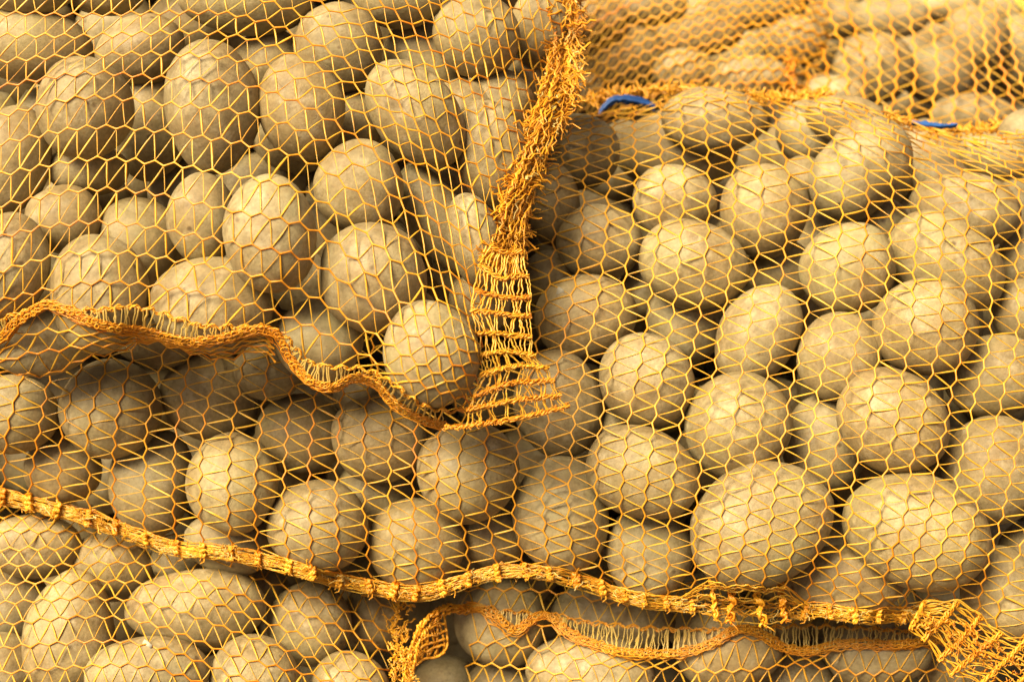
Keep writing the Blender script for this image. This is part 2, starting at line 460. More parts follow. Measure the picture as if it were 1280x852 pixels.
# ------------------------------------------------------------------ depth of every potato
G = 3.0; GX0, GY0, GX1, GY1 = -90, -90, 1370, 960
gx = np.arange(GX0, GX1, G); gy = np.arange(GY0, GY1, G)
XX, YY = np.meshgrid(gx, gy)
EXP = 2.0
spuds = []
for line in SPUDS.strip().splitlines():
    s, cx, cy, a, b, t, off, lab = line.split('|')
    spuds.append(dict(s=s, cx=float(cx), cy=float(cy), a=float(a), b=float(b), t=math.radians(float(t)), off=float(off) / 1000, lab=lab))

def profile(q):
    c, s = math.cos(q['t']), math.sin(q['t'])
    r = max(q['a'], q['b']) + 4
    i0, i1 = np.searchsorted(gx, [q['cx'] - r, q['cx'] + r]); j0, j1 = np.searchsorted(gy, [q['cy'] - r, q['cy'] + r])
    x = XX[j0:j1, i0:i1] - q['cx']; y = YY[j0:j1, i0:i1] - q['cy']
    u = (x * c + y * s) / q['a']; v = (-x * s + y * c) / q['b']
    z = 1 - np.abs(u) ** EXP - np.abs(v) ** EXP
    return (slice(j0, j1), slice(i0, i1)), np.where(z > 0.0, np.clip(z, 0, 1) ** (1 / EXP), np.nan)

for q in spuds:
    q['sl'], q['z'] = profile(q)
    w0 = float(BASE[q['s']](q['cx'], q['cy'])) + q['off']
    q['c'] = 0.92 * min(q['a'], q['b'], 66) * PX * (D - w0) / D
    if q['off'] < -.01: q['c'] = max(q['c'], .024)
    q['w'] = w0 - q['c']

order = sorted(spuds, key=lambda q: ('ABCDEF'.index(q['s']), -q['off']))
placed = []
for q in order:
    for _ in range(3):
        push = 0.0
        for o in placed:
            (jq, iq), (jo, io) = q['sl'], o['sl']
            j0, j1 = max(jq.start, jo.start), min(jq.stop, jo.stop); i0, i1 = max(iq.start, io.start), min(iq.stop, io.stop)
            if j0 >= j1 or i0 >= i1: continue
            zq = q['z'][j0 - jq.start:j1 - jq.start, i0 - iq.start:i1 - iq.start] * q['c']
            zo = o['z'][j0 - jo.start:j1 - jo.start, i0 - io.start:i1 - io.start] * o['c']
            fq, bq, fo, bo = q['w'] + zq, q['w'] - zq, o['w'] + zo, o['w'] - zo
            pen = np.minimum(fq, fo) - np.maximum(bq, bo)
            hit = pen > 0.0025
            if hit.any():
                push = max(push, float(np.nanmax(np.where(hit, fq - bo, 0))) - 0.002)
        if push <= 1e-4: break
        q['w'] -= min(push, .05)
    placed.append(q)

# ------------------------------------------------------------------ the shapes of the potatoes
def ico(sub):
    import bmesh
    bm = bmesh.new(); bmesh.ops.create_icosphere(bm, subdivisions=sub, radius=1)
    v = np.array([x.co[:] for x in bm.verts]); f = np.array([[x.index for x in y.verts] for y in bm.faces]); bm.free()
    return v, f
IV4, IF4 = ico(4); IV2, IF2 = ico(2)

def spud_shape(v, rs, lump=.019, eyes=4, lab=''):
    r = (np.abs(v) ** EXP).sum(1) ** (-1 / EXP)
    p = v * r[:, None]
    d = np.zeros(len(v))
    for k in range(9):
        f = rs.normal(size=3) * (1.5 + .35 * k); ph = rs.uniform(0, 6.28)
        d += np.sin(v @ f + ph) * lump / (1.2 + .35 * k)
    for k in range(eyes):
        e = rs.normal(size=3); e /= np.linalg.norm(e)
        ang = np.arccos(np.clip(v @ e, -1, 1))
        d -= .022 * np.exp(-(ang / .10) ** 2) - .012 * np.exp(-((ang - .2) / .09) ** 2)
    egg = 1 + rs.uniform(-.09, .09) * p[:, 0]
    p = p * (1 + d)[:, None]
    p[:, 1] *= egg; p[:, 2] *= egg
    if lab.startswith('peanut'): p[:, 1:] *= (1 - .11 * np.exp(-((p[:, 0] + .05) / .3) ** 2))[:, None]
    if lab.startswith('pear'): p[:, ::2] *= (1 + .24 * p[:, 1])[:, None]
    return p

def frame_at(px, py, w):
    c = world_pt(px, py, w)
    ray = c - EYE; ray /= np.linalg.norm(ray)
    r = RIGHT - ray * (RIGHT @ ray); r /= np.linalg.norm(r)
    u = np.cross(r, ray)
    return c, r, u, -ray


FRONT = {k: np.full(XX.shape, -9.0) for k in 'ABCDEF'}
for n_, q in enumerate(spuds):
    p = spud_shape(IV4, np.random.RandomState(100 + n_), lab=q['lab'])
    c, r, u, f = frame_at(q['cx'], q['cy'], q['w'])
    m = PX * (D - q['w']) / D
    ct, st = math.cos(q['t']), math.sin(q['t'])
    A = r * ct - u * st; B = -(r * st + u * ct)          # picture y runs downwards
    q['centre'] = c
    q['verts'] = c + p[:, :1] * A * q['a'] * m + p[:, 1:2] * B * q['b'] * m + p[:, 2:] * f * q['c']
    rel = q['verts'] - EYE
    d = rel @ FWD
    px = 640 + (rel @ RIGHT) / (PX * d / D); py = 426 - (rel @ UP) / (PX * d / D)
    i = np.round((px - GX0) / G).astype(int); j = np.round((py - GY0) / G).astype(int)
    ok = (i >= 0) & (j >= 0) & (i < XX.shape[1]) & (j < XX.shape[0])
    np.maximum.at(FRONT[q['s']], (j[ok], i[ok]), D - d[ok])
for k in FRONT:
    p = np.pad(FRONT[k], 1, mode='edge')
    p = np.pad(np.max([p[y:y + XX.shape[0], x:x + XX.shape[1]] for y in range(3) for x in range(3)], axis=0), 1, mode='edge')
    FRONT[k] = np.min([p[y:y + XX.shape[0], x:x + XX.shape[1]] for y in range(3) for x in range(3)], axis=0)

# ------------------------------------------------------------------ the sacks' nets: a taut skin over the potatoes
def poly_mask(poly, X, Y):
    inside = np.zeros(X.shape, bool)
    n = len(poly)
    for i in range(n):
        x0, y0 = poly[i]; x1, y1 = poly[(i + 1) % n]
        if y0 == y1: continue
        c = ((y0 > Y) != (y1 > Y)) & (X < (x1 - x0) * (Y - y0) / (y1 - y0) + x0)
        inside ^= c
    return inside

SEAM = [(-60,612),(0,620),(34,628),(68,637),(102,645),(136,657),(170,669),(204,681),(238,687),(272,690),(306,695),(340,702),(375,711),(409,721),(447,730),(474,735),(502,740),(532,741),(556,734),(580,726),(611,718),(641,714),(679,715),(709,722),(743,731),(774,742),(808,750),(850,754),(877,758),(904,764),(932,766),(959,768),(993,765),(1020,763),(1047,766),(1082,770),(1109,768),(1136,768),(1158,758)]
HEM_LOW = [(-40,440),(0,426),(20,406),(41,391),(60,383),(78,389),(112,404),(146,413),(177,416),(211,425),(238,430),(272,427),(300,419),(323,414),(340,418),(351,431),(361,450),(378,471),(398,485),(420,486),(440,475),(457,476),(471,484),(488,503),(508,518),(532,529),(556,534),(580,532),(611,527),(658,520),(709,507)]
HEM_UP = [(-40,404),(0,399),(44,386),(68,381),(95,386),(119,388),(153,384),(184,386),(218,397),(249,407),(289,408),(327,410),(351,416),(368,433),(381,449),(402,457),(430,459),(440,459),(461,463),(478,471),(498,484),(515,498),(536,509),(563,514),(583,512)]
UNDER = [(402,492),(375,483),(354,462),(340,445),(289,448),(255,445),(221,435),(177,428),(140,442),(112,446),(68,468),(34,470),(0,466),(-90,466)]

POLY = {
 'A': [(-90,-90),(735,-90),(722,0),(712,60),(700,105),(672,180),(655,215),(634,270),(624,330),(606,385),(603,440),(600,500),(590,528)] + HEM_LOW[26:18:-1] + [(x, y + 7) for x, y in UNDER],
 'B': [(-90,395),(600,395),(645,300),(655,215),(688,148),(735,142),(780,135),(815,126),(850,113),(880,107),(920,107),(960,112),(1000,117),(1040,119),(1075,126),(1105,137),(1140,151),(1180,160),(1215,165),(1250,156),(1290,146),(1370,140),(1370,960),(1290,960),(1262,850),(1215,800)] + [(x, y + 6 + float(np.interp(x, [215, 245, 330, 352], [0, 26, 26, 0]))) for x, y in SEAM[::-1]] + [(-90,600)],
 'C': [(-90,590),(0,605),(120,635),(250,672),(400,700),(500,722),(508,760),(500,800),(508,850),(515,960),(-90,960)],
 'D': [(560,715),(640,700),(1230,740),(1250,960),(560,960),(575,830),(568,770)],
 'E': [(690,-90),(1030,-90),(1040,60),(1010,122),(930,150),(700,150)],
 'F': [(970,-90),(1370,-90),(1370,200),(965,200)],
}
EDGE_DROP = {'A': .05, 'B': .05, 'C': .04, 'D': .03, 'E': .02, 'F': .02}

def relax(h, obst, fixed, n):
    for _ in range(n):
        p = np.pad(h, 1, mode='edge')
        m = 0.25 * (p[:-2, 1:-1] + p[2:, 1:-1] + p[1:-1, :-2] + p[1:-1, 2:])
        m = np.maximum(m, obst)
        h = np.where(fixed, h, m)
    return h

SKIN = {}
for s in 'ABCDEF':
    base = BASE[s](XX, YY)
    obst = base - 0.045
    obst = np.maximum(obst, FRONT[s] + .0002)
    inside = poly_mask(POLY[s], XX, YY)
    fixed = ~inside
    # coarse to fine
    h = np.where(fixed, base - EDGE_DROP[s], np.maximum(base, obst))
    for st in (8, 4, 2, 1):
        hs = h[::st, ::st]
        ny, nx = h.shape
        # keep the highest obstacle of each block so that contacts survive the coarse grid
        py_, px_ = (-ny) % st, (-nx) % st
        ob = np.pad(obst, ((0, py_), (0, px_)), mode='edge').reshape((ny + py_) // st, st, (nx + px_) // st, st).max((1, 3))
        ob = ob[:hs.shape[0], :hs.shape[1]]
        fx = fixed[::st, ::st]
        hs = relax(np.where(fx, hs, np.maximum(hs, ob)), ob, fx, 160 if st > 1 else 120)
        if st > 1:
            up = np.repeat(np.repeat(hs, st, 0), st, 1)[:ny, :nx]
            for _ in range(st):
                p = np.pad(up, 1, mode='edge'); up = (p[:-2, 1:-1] + p[2:, 1:-1] + p[1:-1, :-2] + p[1:-1, 2:] + up) / 5
            h = np.where(fixed, h, np.maximum(up, obst))
        else:
            h = hs
    SKIN[s] = h

def skin(s, px, py):
    h = SKIN[s]
    fx = np.clip((np.asarray(px, float) - GX0) / G, 0, h.shape[1] - 1.001); fy = np.clip((np.asarray(py, float) - GY0) / G, 0, h.shape[0] - 1.001)
    i = fx.astype(int); j = fy.astype(int); a = fx - i; b = fy - j
    return (h[j, i] * (1 - a) + h[j, i + 1] * a) * (1 - b) + (h[j + 1, i] * (1 - a) + h[j + 1, i + 1] * a) * b

def on_skin(s, L, lift):
    L = np.asarray(L, float)
    return world_pt(L[:, 0], L[:, 1], skin(s, L[:, 0], L[:, 1]) + lift)

# ------------------------------------------------------------------ ground and the unseen mass of potatoes further in
gv = [(-60, -60, 0), (60, -60, 0), (60, 60, 0), (-60, 60, 0)]
link('ground', gv, [(0, 1, 2, 3)], M_SOIL, smooth=False, kind='structure')

SACK_WORDS = {'A': 'potatoes in the upper sack', 'B': 'potatoes in the large middle sack', 'C': 'potatoes in the bottom corner sack', 'D': 'potatoes in the lower hemmed sack', 'E': 'potatoes in the back sack by the side seam', 'F': 'potatoes in the far corner back sack'}
for n_, q in enumerate(spuds):
    o = link('potato', q['verts'], IF4, M_SKIN, org=q['centre'])
    o['label'] = q['lab']; o['category'] = 'potato'; o['group'] = SACK_WORDS[q['s']]
    for key, fx, fy, fr in (('loose flake', 183, 806, 6.5), ('peeling flake', 700, 364, 5.0)):   # curled bits of skin
        if key in q['lab']:
            a_ = np.linspace(0, 2 * math.pi, 11)[:-1]; rr = fr * (1 + .25 * np.sin(3 * a_ + 1))
            ex, ey = fx + rr * np.cos(a_), fy + rr * np.sin(a_)
            top = float(FRONT[q['s']][int((fy - GY0) / G), int((fx - GX0) / G)])
            w1 = top + .0022 + .0012 * np.cos(a_)
            V_ = np.concatenate([world_pt(ex, ey, w1), world_pt(ex, ey, w1 - .0005), world_pt([fx], [fy], [top + .0016]), world_pt([fx], [fy], [top + .0011])])
            F_ = [(i, (i + 1) % 10, 20) for i in range(10)] + [(10 + (i + 1) % 10, 10 + i, 21) for i in range(10)] + [(i, 10 + i, (i + 1) % 10) for i in range(10)] + [((i + 1) % 10, 10 + i, 10 + (i + 1) % 10) for i in range(10)]
            link('skin_flake', V_, F_, M_FLAKE, o)

mv, mf, mn = [], [], 0
def covered(px, py, w):
    return False
for s in 'ABCDEF':
    poly = POLY[s]
    for layer in range(-2, 5 if s == 'A' else 3 if s in 'BC' else 2):
        for jy in np.arange(-152, 930, 92):
            for ix in np.arange(-372, 1350, 104):
                px = ix + (52 if int(round((jy + 152) / 92)) % 2 else 0) + rnd.uniform(-14, 14) + 40 * layer; py = jy + rnd.uniform(-12, 12) + 30 * layer
                tx, ty = max(px, -80), max(py, -80)
                if layer < 0 and px > -78 and not (s == 'A' and py < -115) and not (s == 'B' and px < 640 and 120 < py < 400): continue    # the sacks go on past the edges of the view
                under = s == 'B' and px < 640 and 120 < py < 400        # the middle sack's top, lying under the upper sack
                if s == 'B' and px < 640 and 120 < py < 440: ty = 440
                if s != 'A' and s != 'B' and ty != py: continue
                if s == 'B' and py < 60: continue
                if not poly_mask(poly, np.array([[tx]]), np.array([[ty]]))[0, 0]: continue
                if s == 'A' and (py > 385 - 30 * (layer > 0) or px > 640): continue
                if s == 'B' and py < 215 and px > 600: continue
                w = float(BASE[s](tx, ty)) - .17 - .05 * layer - (.0004 * (ty - py) if s == 'B' and not under else 0) + (.03 if under else 0) + rnd.uniform(-.006, .006)
                # stay behind everything already lying there
                for q in spuds:
                    if q['s'] == s and math.hypot(q['cx'] - px, q['cy'] - py) < max(q['a'], q['b']) + 50:
                        gap = math.hypot((q['cx'] - px), (q['cy'] - py)) * PX
                        need = .056 ** 2 - gap ** 2
                        if need > 0: w = min(w, q['w'] - math.sqrt(need))
                c, r, u, f = frame_at(px, py, w)
                p = spud_shape(IV2, np.random.RandomState(rnd.randrange(10 ** 6)), eyes=0)
                k = np.array([rnd.uniform(.030, .036), rnd.uniform(.028, .032), .028])
                v = c + p[:, :1] * r * k[0] + p[:, 1:2] * u * k[1] + p[:, 2:] * f * k[2]
                mv.append(v); mf.append(IF2 + mn); mn += len(v)
for jy in range(-80, 960, 70):                     # the heap goes on behind everything in view
    for ix in range(-400, 1400, 74):
        px = ix + (37 if (jy // 70) % 2 else 0) + rnd.uniform(-9, 9); py = jy + rnd.uniform(-9, 9)
        w = -.60 + .05 * math.sin(ix) if py < 190 and px > 640 else float(np.interp(py, [0, 300, 700, 900], [-.30, -.28, -.26, -.28])) + rnd.uniform(-.012, .012)
        c, r, u, f = frame_at(px, py, w)
        p = spud_shape(IV2, np.random.RandomState(rnd.randrange(10 ** 6)), eyes=0)
        v = c + p[:, :1] * r * .037 + p[:, 1:2] * u * .034 + p[:, 2:] * f * .03
        mv.append(v); mf.append(IF2 + mn); mn += len(v)
link('potato_mass', np.concatenate(mv), np.concatenate(mf), M_SKIN, org=np.array([0, .2, .3]), kind='stuff', label='heap of shaded potatoes deep inside the sacks behind the front ones', category='potato heap')

# ------------------------------------------------------------------ knitted net: zigzag cords and the tapes between them
def spline(x, y):
    x = np.asarray(x, float); y = np.asarray(y, float); n = len(x)
    h = np.diff(x); A = np.eye(n); rhs = np.zeros(n)
    for i in range(1, n - 1):
        A[i, i - 1:i + 2] = [h[i - 1], 2 * (h[i - 1] + h[i]), h[i]]
        rhs[i] = 6 * ((y[i + 1] - y[i]) / h[i] - (y[i] - y[i - 1]) / h[i - 1])
    M = np.linalg.solve(A, rhs)
    def f(t):
        t = np.asarray(t, float); i = np.clip(np.searchsorted(x, t) - 1, 0, n - 2)
        a = (x[i + 1] - t) / h[i]; b = 1 - a
        tc = np.clip(b, 0, 1); 
        inner = a * y[i] + b * y[i + 1] + ((a ** 3 - a) * M[i] + (b ** 3 - b) * M[i + 1]) * h[i] ** 2 / 6
        lin = a * y[i] + b * y[i + 1]
        return np.where((b < 0) | (b > 1), lin, inner)
    return f

def knit(s, parent, chains, u_of, shear, vertical, region, amp=2.8, cord_r=.00060, tape_r=.00047, lift=.0008, cord_mat=None, tape_mat=None):
    """chains: list of functions, cross position at u; u_of(i): place of knot i along the chain; shear(k): knot steps between chains k and k+1."""
    cord_mat = cord_mat or M_CORD; tape_mat = tape_mat or M_TAPE
    idx = np.arange(-20, 190)
    knots, keep, flips = [], [], []
    acc = 0.0
    for k, fn in enumerate(chains):
        acc_k = acc
        ii = idx + acc_k
        u = u_of(ii, k)
        jig = nrs.uniform(-.9, .9, len(u))
        u = u + jig * .7
        v = fn(u)
        du = 2.0
        slope = (fn(u + du) - fn(u - du)) / (2 * du)
        nx = 1 / np.sqrt(1 + slope ** 2)
        sg = np.where(idx % 2 == 0, 1.0, -1.0)
        a = amp * (1 + nrs.uniform(-.25, .25, len(u)))
        vv = v + sg * a * nx; uu = u - sg * a * slope * nx
        X, Y = (vv, uu) if vertical else (uu, vv)
        knots.append(np.stack([X, Y], 1)); keep.append(region(X, Y))
        acc += shear(k)
    steps = {}
    for k in range(len(chains)):
        bag = Bag(); P = knots[k]; ok = keep[k]
        i = 0
        while i < len(idx):
            if not ok[i]: i += 1; continue
            j = i
            while j + 1 < len(idx) and ok[j + 1]: j += 1
            if j - i >= 1:
                seg = P[i:j + 1]
                t = np.arange(0, j - i + .01, .25)
                L = np.stack([np.interp(t, np.arange(j - i + 1), seg[:, c]) for c in (0, 1)], 1)
                fr = np.abs(t - np.round(t))
                rad = cord_r * (1.0 + .35 * (fr < .13) + nrs.uniform(-.12, .12, len(t)))
                bag.tube(on_skin(s, L, lift), rad, rad * .8, sides=5)
            i = j + 1
        bag.build('net_cord', cord_mat, parent)
        if k + 1 >= len(chains): continue
        bag = Bag(); Q = knots[k + 1]; okq = keep[k + 1]
        for i in range(len(idx) - 1):
            if idx[i] % 2 == 0: a, b, oa, ob = P[i], Q[i + 1], ok[i], okq[i + 1]
            else: a, b, oa, ob = Q[i], P[i + 1], okq[i], ok[i + 1]
            if not (oa and ob): continue
            t = np.array([0, .12, .35, .6, .85, 1.0])[:, None]
            L = a + (b - a) * t
            bow = nrs.uniform(-.9, .9)
            d = b - a; nn = np.array([-d[1], d[0]]) / (np.hypot(*d) + 1e-6)
            L = L + nn * (bow * np.sin(t * math.pi))
            wd = tape_r * nrs.uniform(.55, 1.75); 
            prof = np.array([.55, .75, 1.0, 1.0, .8, .55]) * wd
            bag.tube(on_skin(s, L, lift - .0003), prof, .00016, sides=4, twist=nrs.uniform(-.5, .5) + np.linspace(0, nrs.uniform(-1.3, 1.3), 6))
        bag.build('net_tape', tape_mat, parent)
    return knots, keep

def masked(poly, extra=None):
    def f(X, Y):
        m = poly_mask(poly, np.asarray(X)[None], np.asarray(Y)[None])[0]
        m &= (X > -60) & (X < 1340) & (Y > -60) & (Y < 912)
        if extra is not None: m &= extra(X, Y)
        return m
    return f

def sack(px, py, w, label):
    c = world_pt(px, py, w)
    return empty('net_sack', Vector(c), label, 'potato sack', 'net sacks of potatoes stacked in a heap')

def twist_cord(bag, L, s, r, strands=2, rad=None, pitch=16.0, lift=.002, noise=.55):
    """A plied cord along picture line L lying on the skin of sack s."""
    L = arc_resample(L, 2.5)
    P = on_skin(s, L, lift)
    T = np.gradient(P, axis=0); T /= np.linalg.norm(T, axis=1)[:, None] + 1e-12
    V = EYE - P; V /= np.linalg.norm(V, axis=1)[:, None]
    A = np.cross(T, V); A /= np.linalg.norm(A, axis=1)[:, None] + 1e-9; B = np.cross(A, T)
    rad = r if rad is None else rad
    ph0 = rnd.uniform(0, 6)
    ang = np.cumsum(2.5 / pitch * 2 * math.pi * nrs.uniform(.2, 1.8, len(L)))
    for k in range(strands):
        an = (ang + ph0 + k * 2 * math.pi / strands)[:, None]
        jit = nrs.normal(size=(len(L), 3)) * r * noise
        bag.tube(P + (A * np.cos(an) + B * np.sin(an)) * rad + jit, r * nrs.uniform(.8, 1.2, len(L)), sides=4)

def tangle(bag, pts, r):
    bag.tube(np.asarray(pts), r, r * .5, sides=4, twist=nrs.uniform(-1, 1))

def lines_at(xs, table):
    return [spline(xs, row) for row in table]

# ---- upper sack
SA = sack(320, 440, 0.0, 'upper potato sack overhanging the others, with a wavy rolled orange hem and ladder flap')
ax = [-60, 0, 100, 200, 300, 400, 500, 560, 600, 680, 740]
at = [
 [-290,-290,-288,-286,-276,-240,-170,-125,-88,-20,50], [-262,-262,-260,-258,-248,-212,-142,-95,-58,12,85], [-235,-235,-233,-231,-221,-184,-114,-66,-28,44,118],
 [-208,-208,-206,-204,-194,-156,-87,-37,2,76,150], [-181,-181,-179,-177,-167,-128,-58,-8,32,108,182], [-154,-154,-152,-150,-140,-101,-32,21,62,140,215],
 [-127,-127,-125,-123,-113,-74,-5,50,92,172,248], [-100,-100,-98,-96,-86,-48,22,79,122,205,280], [-73,-73,-71,-69,-58,-22,48,106,152,238,315],
 [-46,-46,-44,-42,-32,4,75,137,183,272,350], [-14,-12,-8,-10,-6,29,103,172,214,305,385],
 [20,17,19,16,20,58,132,203,252,345,425], [48,45,45,41,46,84,156,238,296,388,470], [80,76,69,67,75,110,188,270,334,430,510],
 [113,108,92,97,105,143,222,304,371,470,555], [150,144,122,129,140,175,253,330,398,500,590], [185,179,160,164,179,209,292,360,424,520,610],
 [225,218,200,204,220,250,330,385,440,520,600], [268,257,238,243,265,292,374,420,458,530,600], [308,296,278,286,305,333,408,448,478,540,600],
 [352,338,315,322,340,375,440,474,497,545,600], [385,376,354,358,377,414,467,492,505,550,600],
]
hemU = spline(*zip(*HEM_UP)); hemL = spline(*zip(*HEM_LOW[:27]))
step_x = [-400]
while step_x[-1] < 800:
    x = step_x[-1]; step_x.append(x + (12.0 if x < 430 else max(7.2, 12.0 - (x - 430) * .026)))
step_x = np.array(step_x)
i_off = np.searchsorted(step_x, -90)
chA = lines_at(ax, at) + [hemU]
def uA(i, k): return np.interp(np.asarray(i) + i_off, np.arange(len(step_x)), step_x)
def regA(X, Y): return (Y < np.where(X < 585, hemU(np.clip(X, -40, 583)) + 5, 512))
knit('A', SA, chA, uA, lambda k: -.95 if k % 5 else -.8, False, masked(POLY['A'], regA), amp=3.0)
# net that curls under, below the hem
hemx = np.array([-60, 0, 30, 60, 90, 120, 145, 170, 200, 230, 260, 290, 320, 345])
low = np.array([450, 428, 398, 385, 395, 408, 413, 416, 422, 429, 429, 423, 415, 425])
und_y = spline(*zip(*UNDER[::-1]))(hemx)
und = lines_at(hemx, [low + 3, low + .30 * (und_y - low) + 2, low + .62 * (und_y - low) + 1, low + .97 * (und_y - low)])
knit('A', SA, und, lambda i, k: -90 + np.asarray(i) * 13.5, lambda k: 0.1, False, masked(POLY['A'], lambda X, Y: (X < 352) & (Y > 380)), amp=2.4)

def hem(s, parent, up_line, low_line, spacing, lift=.003, thick=1.0, second=True):
    U = smooth_line(up_line, 3); Lw = smooth_line(low_line, 3)
    b = Bag(); z = arc_resample(U, 5.0)
    nz = normals2(z); z = z + nz * (np.where(np.arange(len(z)) % 4 < 2, 2.2, -2.2) + nrs.uniform(-.6, .6, len(z)))[:, None]
    twist_cord(b, z, s, .00058 * thick, 2, .0006 * thick, 16, lift)
    b.build('hem_cord', M_HEM, parent)
    b = Bag()
    La = arc_resample(Lw, 3.0); na = normals2(La)
    for k in range(6):       # a flat band of loose strands
        wob = np.convolve(nrs.normal(size=len(La) + 8) * 2.4, np.ones(9) / 9, 'valid')
        Lk = La + na * ((k - 2.5) * 1.35 + wob)[:, None] + nrs.normal(size=La.shape) * .45
        b.tube(on_skin(s, Lk, lift + .001 + .0012 * math.sin(k * 2.1) + nrs.normal(size=len(La)) * .0003), .00055 * thick * nrs.uniform(.7, 1.4, len(La)), .00040 * thick, sides=4, twist=np.cumsum(nrs.uniform(-.4, .4, len(La))))
    nl = normals2(Lw)
    if second:
        twist_cord(b, Lw - nl * 6.5 * np.sign(nl[:, 1:]), s, .0005 * thick, 3, .0008 * thick, 24, lift + .001)
    b.build('hem_braid', M_HEM, parent)
    # rungs between the two
    b = Bag()
    Lr = arc_resample(Lw, spacing)
    for p in Lr:
        d = np.hypot(U[:, 0] - p[0], (U[:, 1] - p[1]) * .8); m = U[np.argmin(d)]
        for rep in range(2):
            a = p + [rnd.uniform(-3, 3), 0]; c = m + [rnd.uniform(-4, 4), rnd.uniform(-1, 2)]
            t = np.linspace(0, 1, 6)[:, None]
            l = a + (c - a) * t; l[1:-1] += nrs.uniform(-1.5, 1.5, (4, 2))
            b.tube(on_skin(s, l, lift + .001), .0005 * rnd.uniform(.7, 1.6) * thick, .0003, sides=4, twist=nrs.uniform(-1, 1))
    b.build('hem_rungs', M_PALE, parent, kind='stuff')
    # knit loops packed against the braid
    b = Bag()
    for p in arc_resample(Lw, 5.0):
        q = p + [rnd.uniform(-2, 2), rnd.uniform(-8, 1)]
        n = 7; t = np.linspace(0, 2 * math.pi * rnd.uniform(.6, 1.1), n) + rnd.uniform(0, 6)
        l = np.stack([q[0] + np.cos(t) * rnd.uniform(2.5, 5.5), q[1] + np.sin(t) * rnd.uniform(2, 3.5)], 1)
        b.tube(on_skin(s, l, lift + .0015 + rnd.uniform(0, .0015)), .00048 * thick, .0003, sides=4)
    b.build('hem_loops', M_HEM, parent, kind='stuff')

hem('A', SA, HEM_UP, HEM_LOW[:27], 8.0)

# ladder flap at the lower corner
def flap_w(x, y): return (BASE['A'](597, np.clip(y, 320, 480)) - .006) * np.clip(1 - (x - 597) / 420, .6, 1)
def flat_cord(bag, line, wf, r, strands=2, pitch=14, rad=None):
    L = arc_resample(smooth_line(line, 3), 2.5)
    w = wf(L[:, 0], L[:, 1]) if callable(wf) else np.full(len(L), wf)
    P = world_pt(L[:, 0], L[:, 1], w)
    T = np.gradient(P, axis=0); T /= np.linalg.norm(T, axis=1)[:, None] + 1e-12
    V = EYE - P; V /= np.linalg.norm(V, axis=1)[:, None]
    A = np.cross(T, V); A /= np.linalg.norm(A, axis=1)[:, None] + 1e-9; B = np.cross(A, T)
    ang = np.cumsum(2.5 / pitch * 6.283 * nrs.uniform(0, 2, len(L))); rad = rad or r
    for k in range(strands):
        an = (ang + k * 6.283 / strands)[:, None]
        bag.tube(P + (A * np.cos(an) + B * np.sin(an)) * rad + nrs.normal(size=P.shape) * r * .55, r * nrs.uniform(.6, 1.3, len(L)), sides=4)
    # little fibre loops
    for _ in range(int(len(L) * 1.0)):
        i = rnd.randrange(len(P)); e = P[i] + A[i] * rnd.uniform(-.003, .003) + V[i] * rnd.uniform(0, .002)
        m = (P[i] + e) / 2 + T[i] * rnd.uniform(-.002, .002)
        bag.tube(np.array([P[i], m, e]), .00032, sides=3)

BARS = [[(612,308),(636,316),(654,313)], [(600,330),(625,348),(646,344),(663,346)], [(594,362),(612,368),(640,372),(664,371)], [(589,389),(607,389),(635,393),(666,395)],
        [(595,417),(615,416),(640,419),(666,421)], [(600,444),(620,440),(645,440),(670,445)], [(600,469),(620,462),(650,457),(688,460)],
        [(592,496),(615,485),(645,478),(695,475)], [(583,512),(611,506),(650,499),(703,494)]]
for bar in BARS:
    b = Bag(); flat_cord(b, bar, flap_w, .00068, 4, 18, .0010); b.build('flap_bar', M_HEM, SA)
b = Bag(); flat_cord(b, [(556,534),(580,533),(611,528),(658,520),(711,507)], flap_w, .0007, 4, 18, .0011); b.build('flap_bar', M_HEM, SA)
bars_s = [smooth_line(x, 2) for x in BARS] + [smooth_line([(580,533),(611,528),(658,520),(711,507)], 2)]
for j in range(8):
    fr = .04 + j * .13
    for rep in range(1):
        b = Bag(); pts = []
        for k, bs in enumerate(bars_s):
            pts.append(bs[int(np.clip(fr + rnd.uniform(-.02, .02), 0, 1) * (len(bs) - 1))])
        L = smooth_line(np.array(pts), 3); L += nrs.uniform(-1, 1, L.shape)
        ph = rnd.uniform(0, 6); L[:, 0] += np.sin(np.arange(len(L)) * .32 + ph) * 2.0
        for dx in (-1.6, 1.8):
            P = world_pt(L[:, 0] + dx + np.sin(np.arange(len(L)) * .35 + ph * dx) * 1.2, L[:, 1], flap_w(L[:, 0], L[:, 1]) - .0015 + nrs.uniform(0, .001, len(L)))
            b.tube(P, .0006 * nrs.uniform(.7, 1.3, len(L)), .0003, sides=4, twist=np.cumsum(nrs.uniform(-.3, .3, len(L))))
        b.build('flap_strand', M_TAPE, SA)

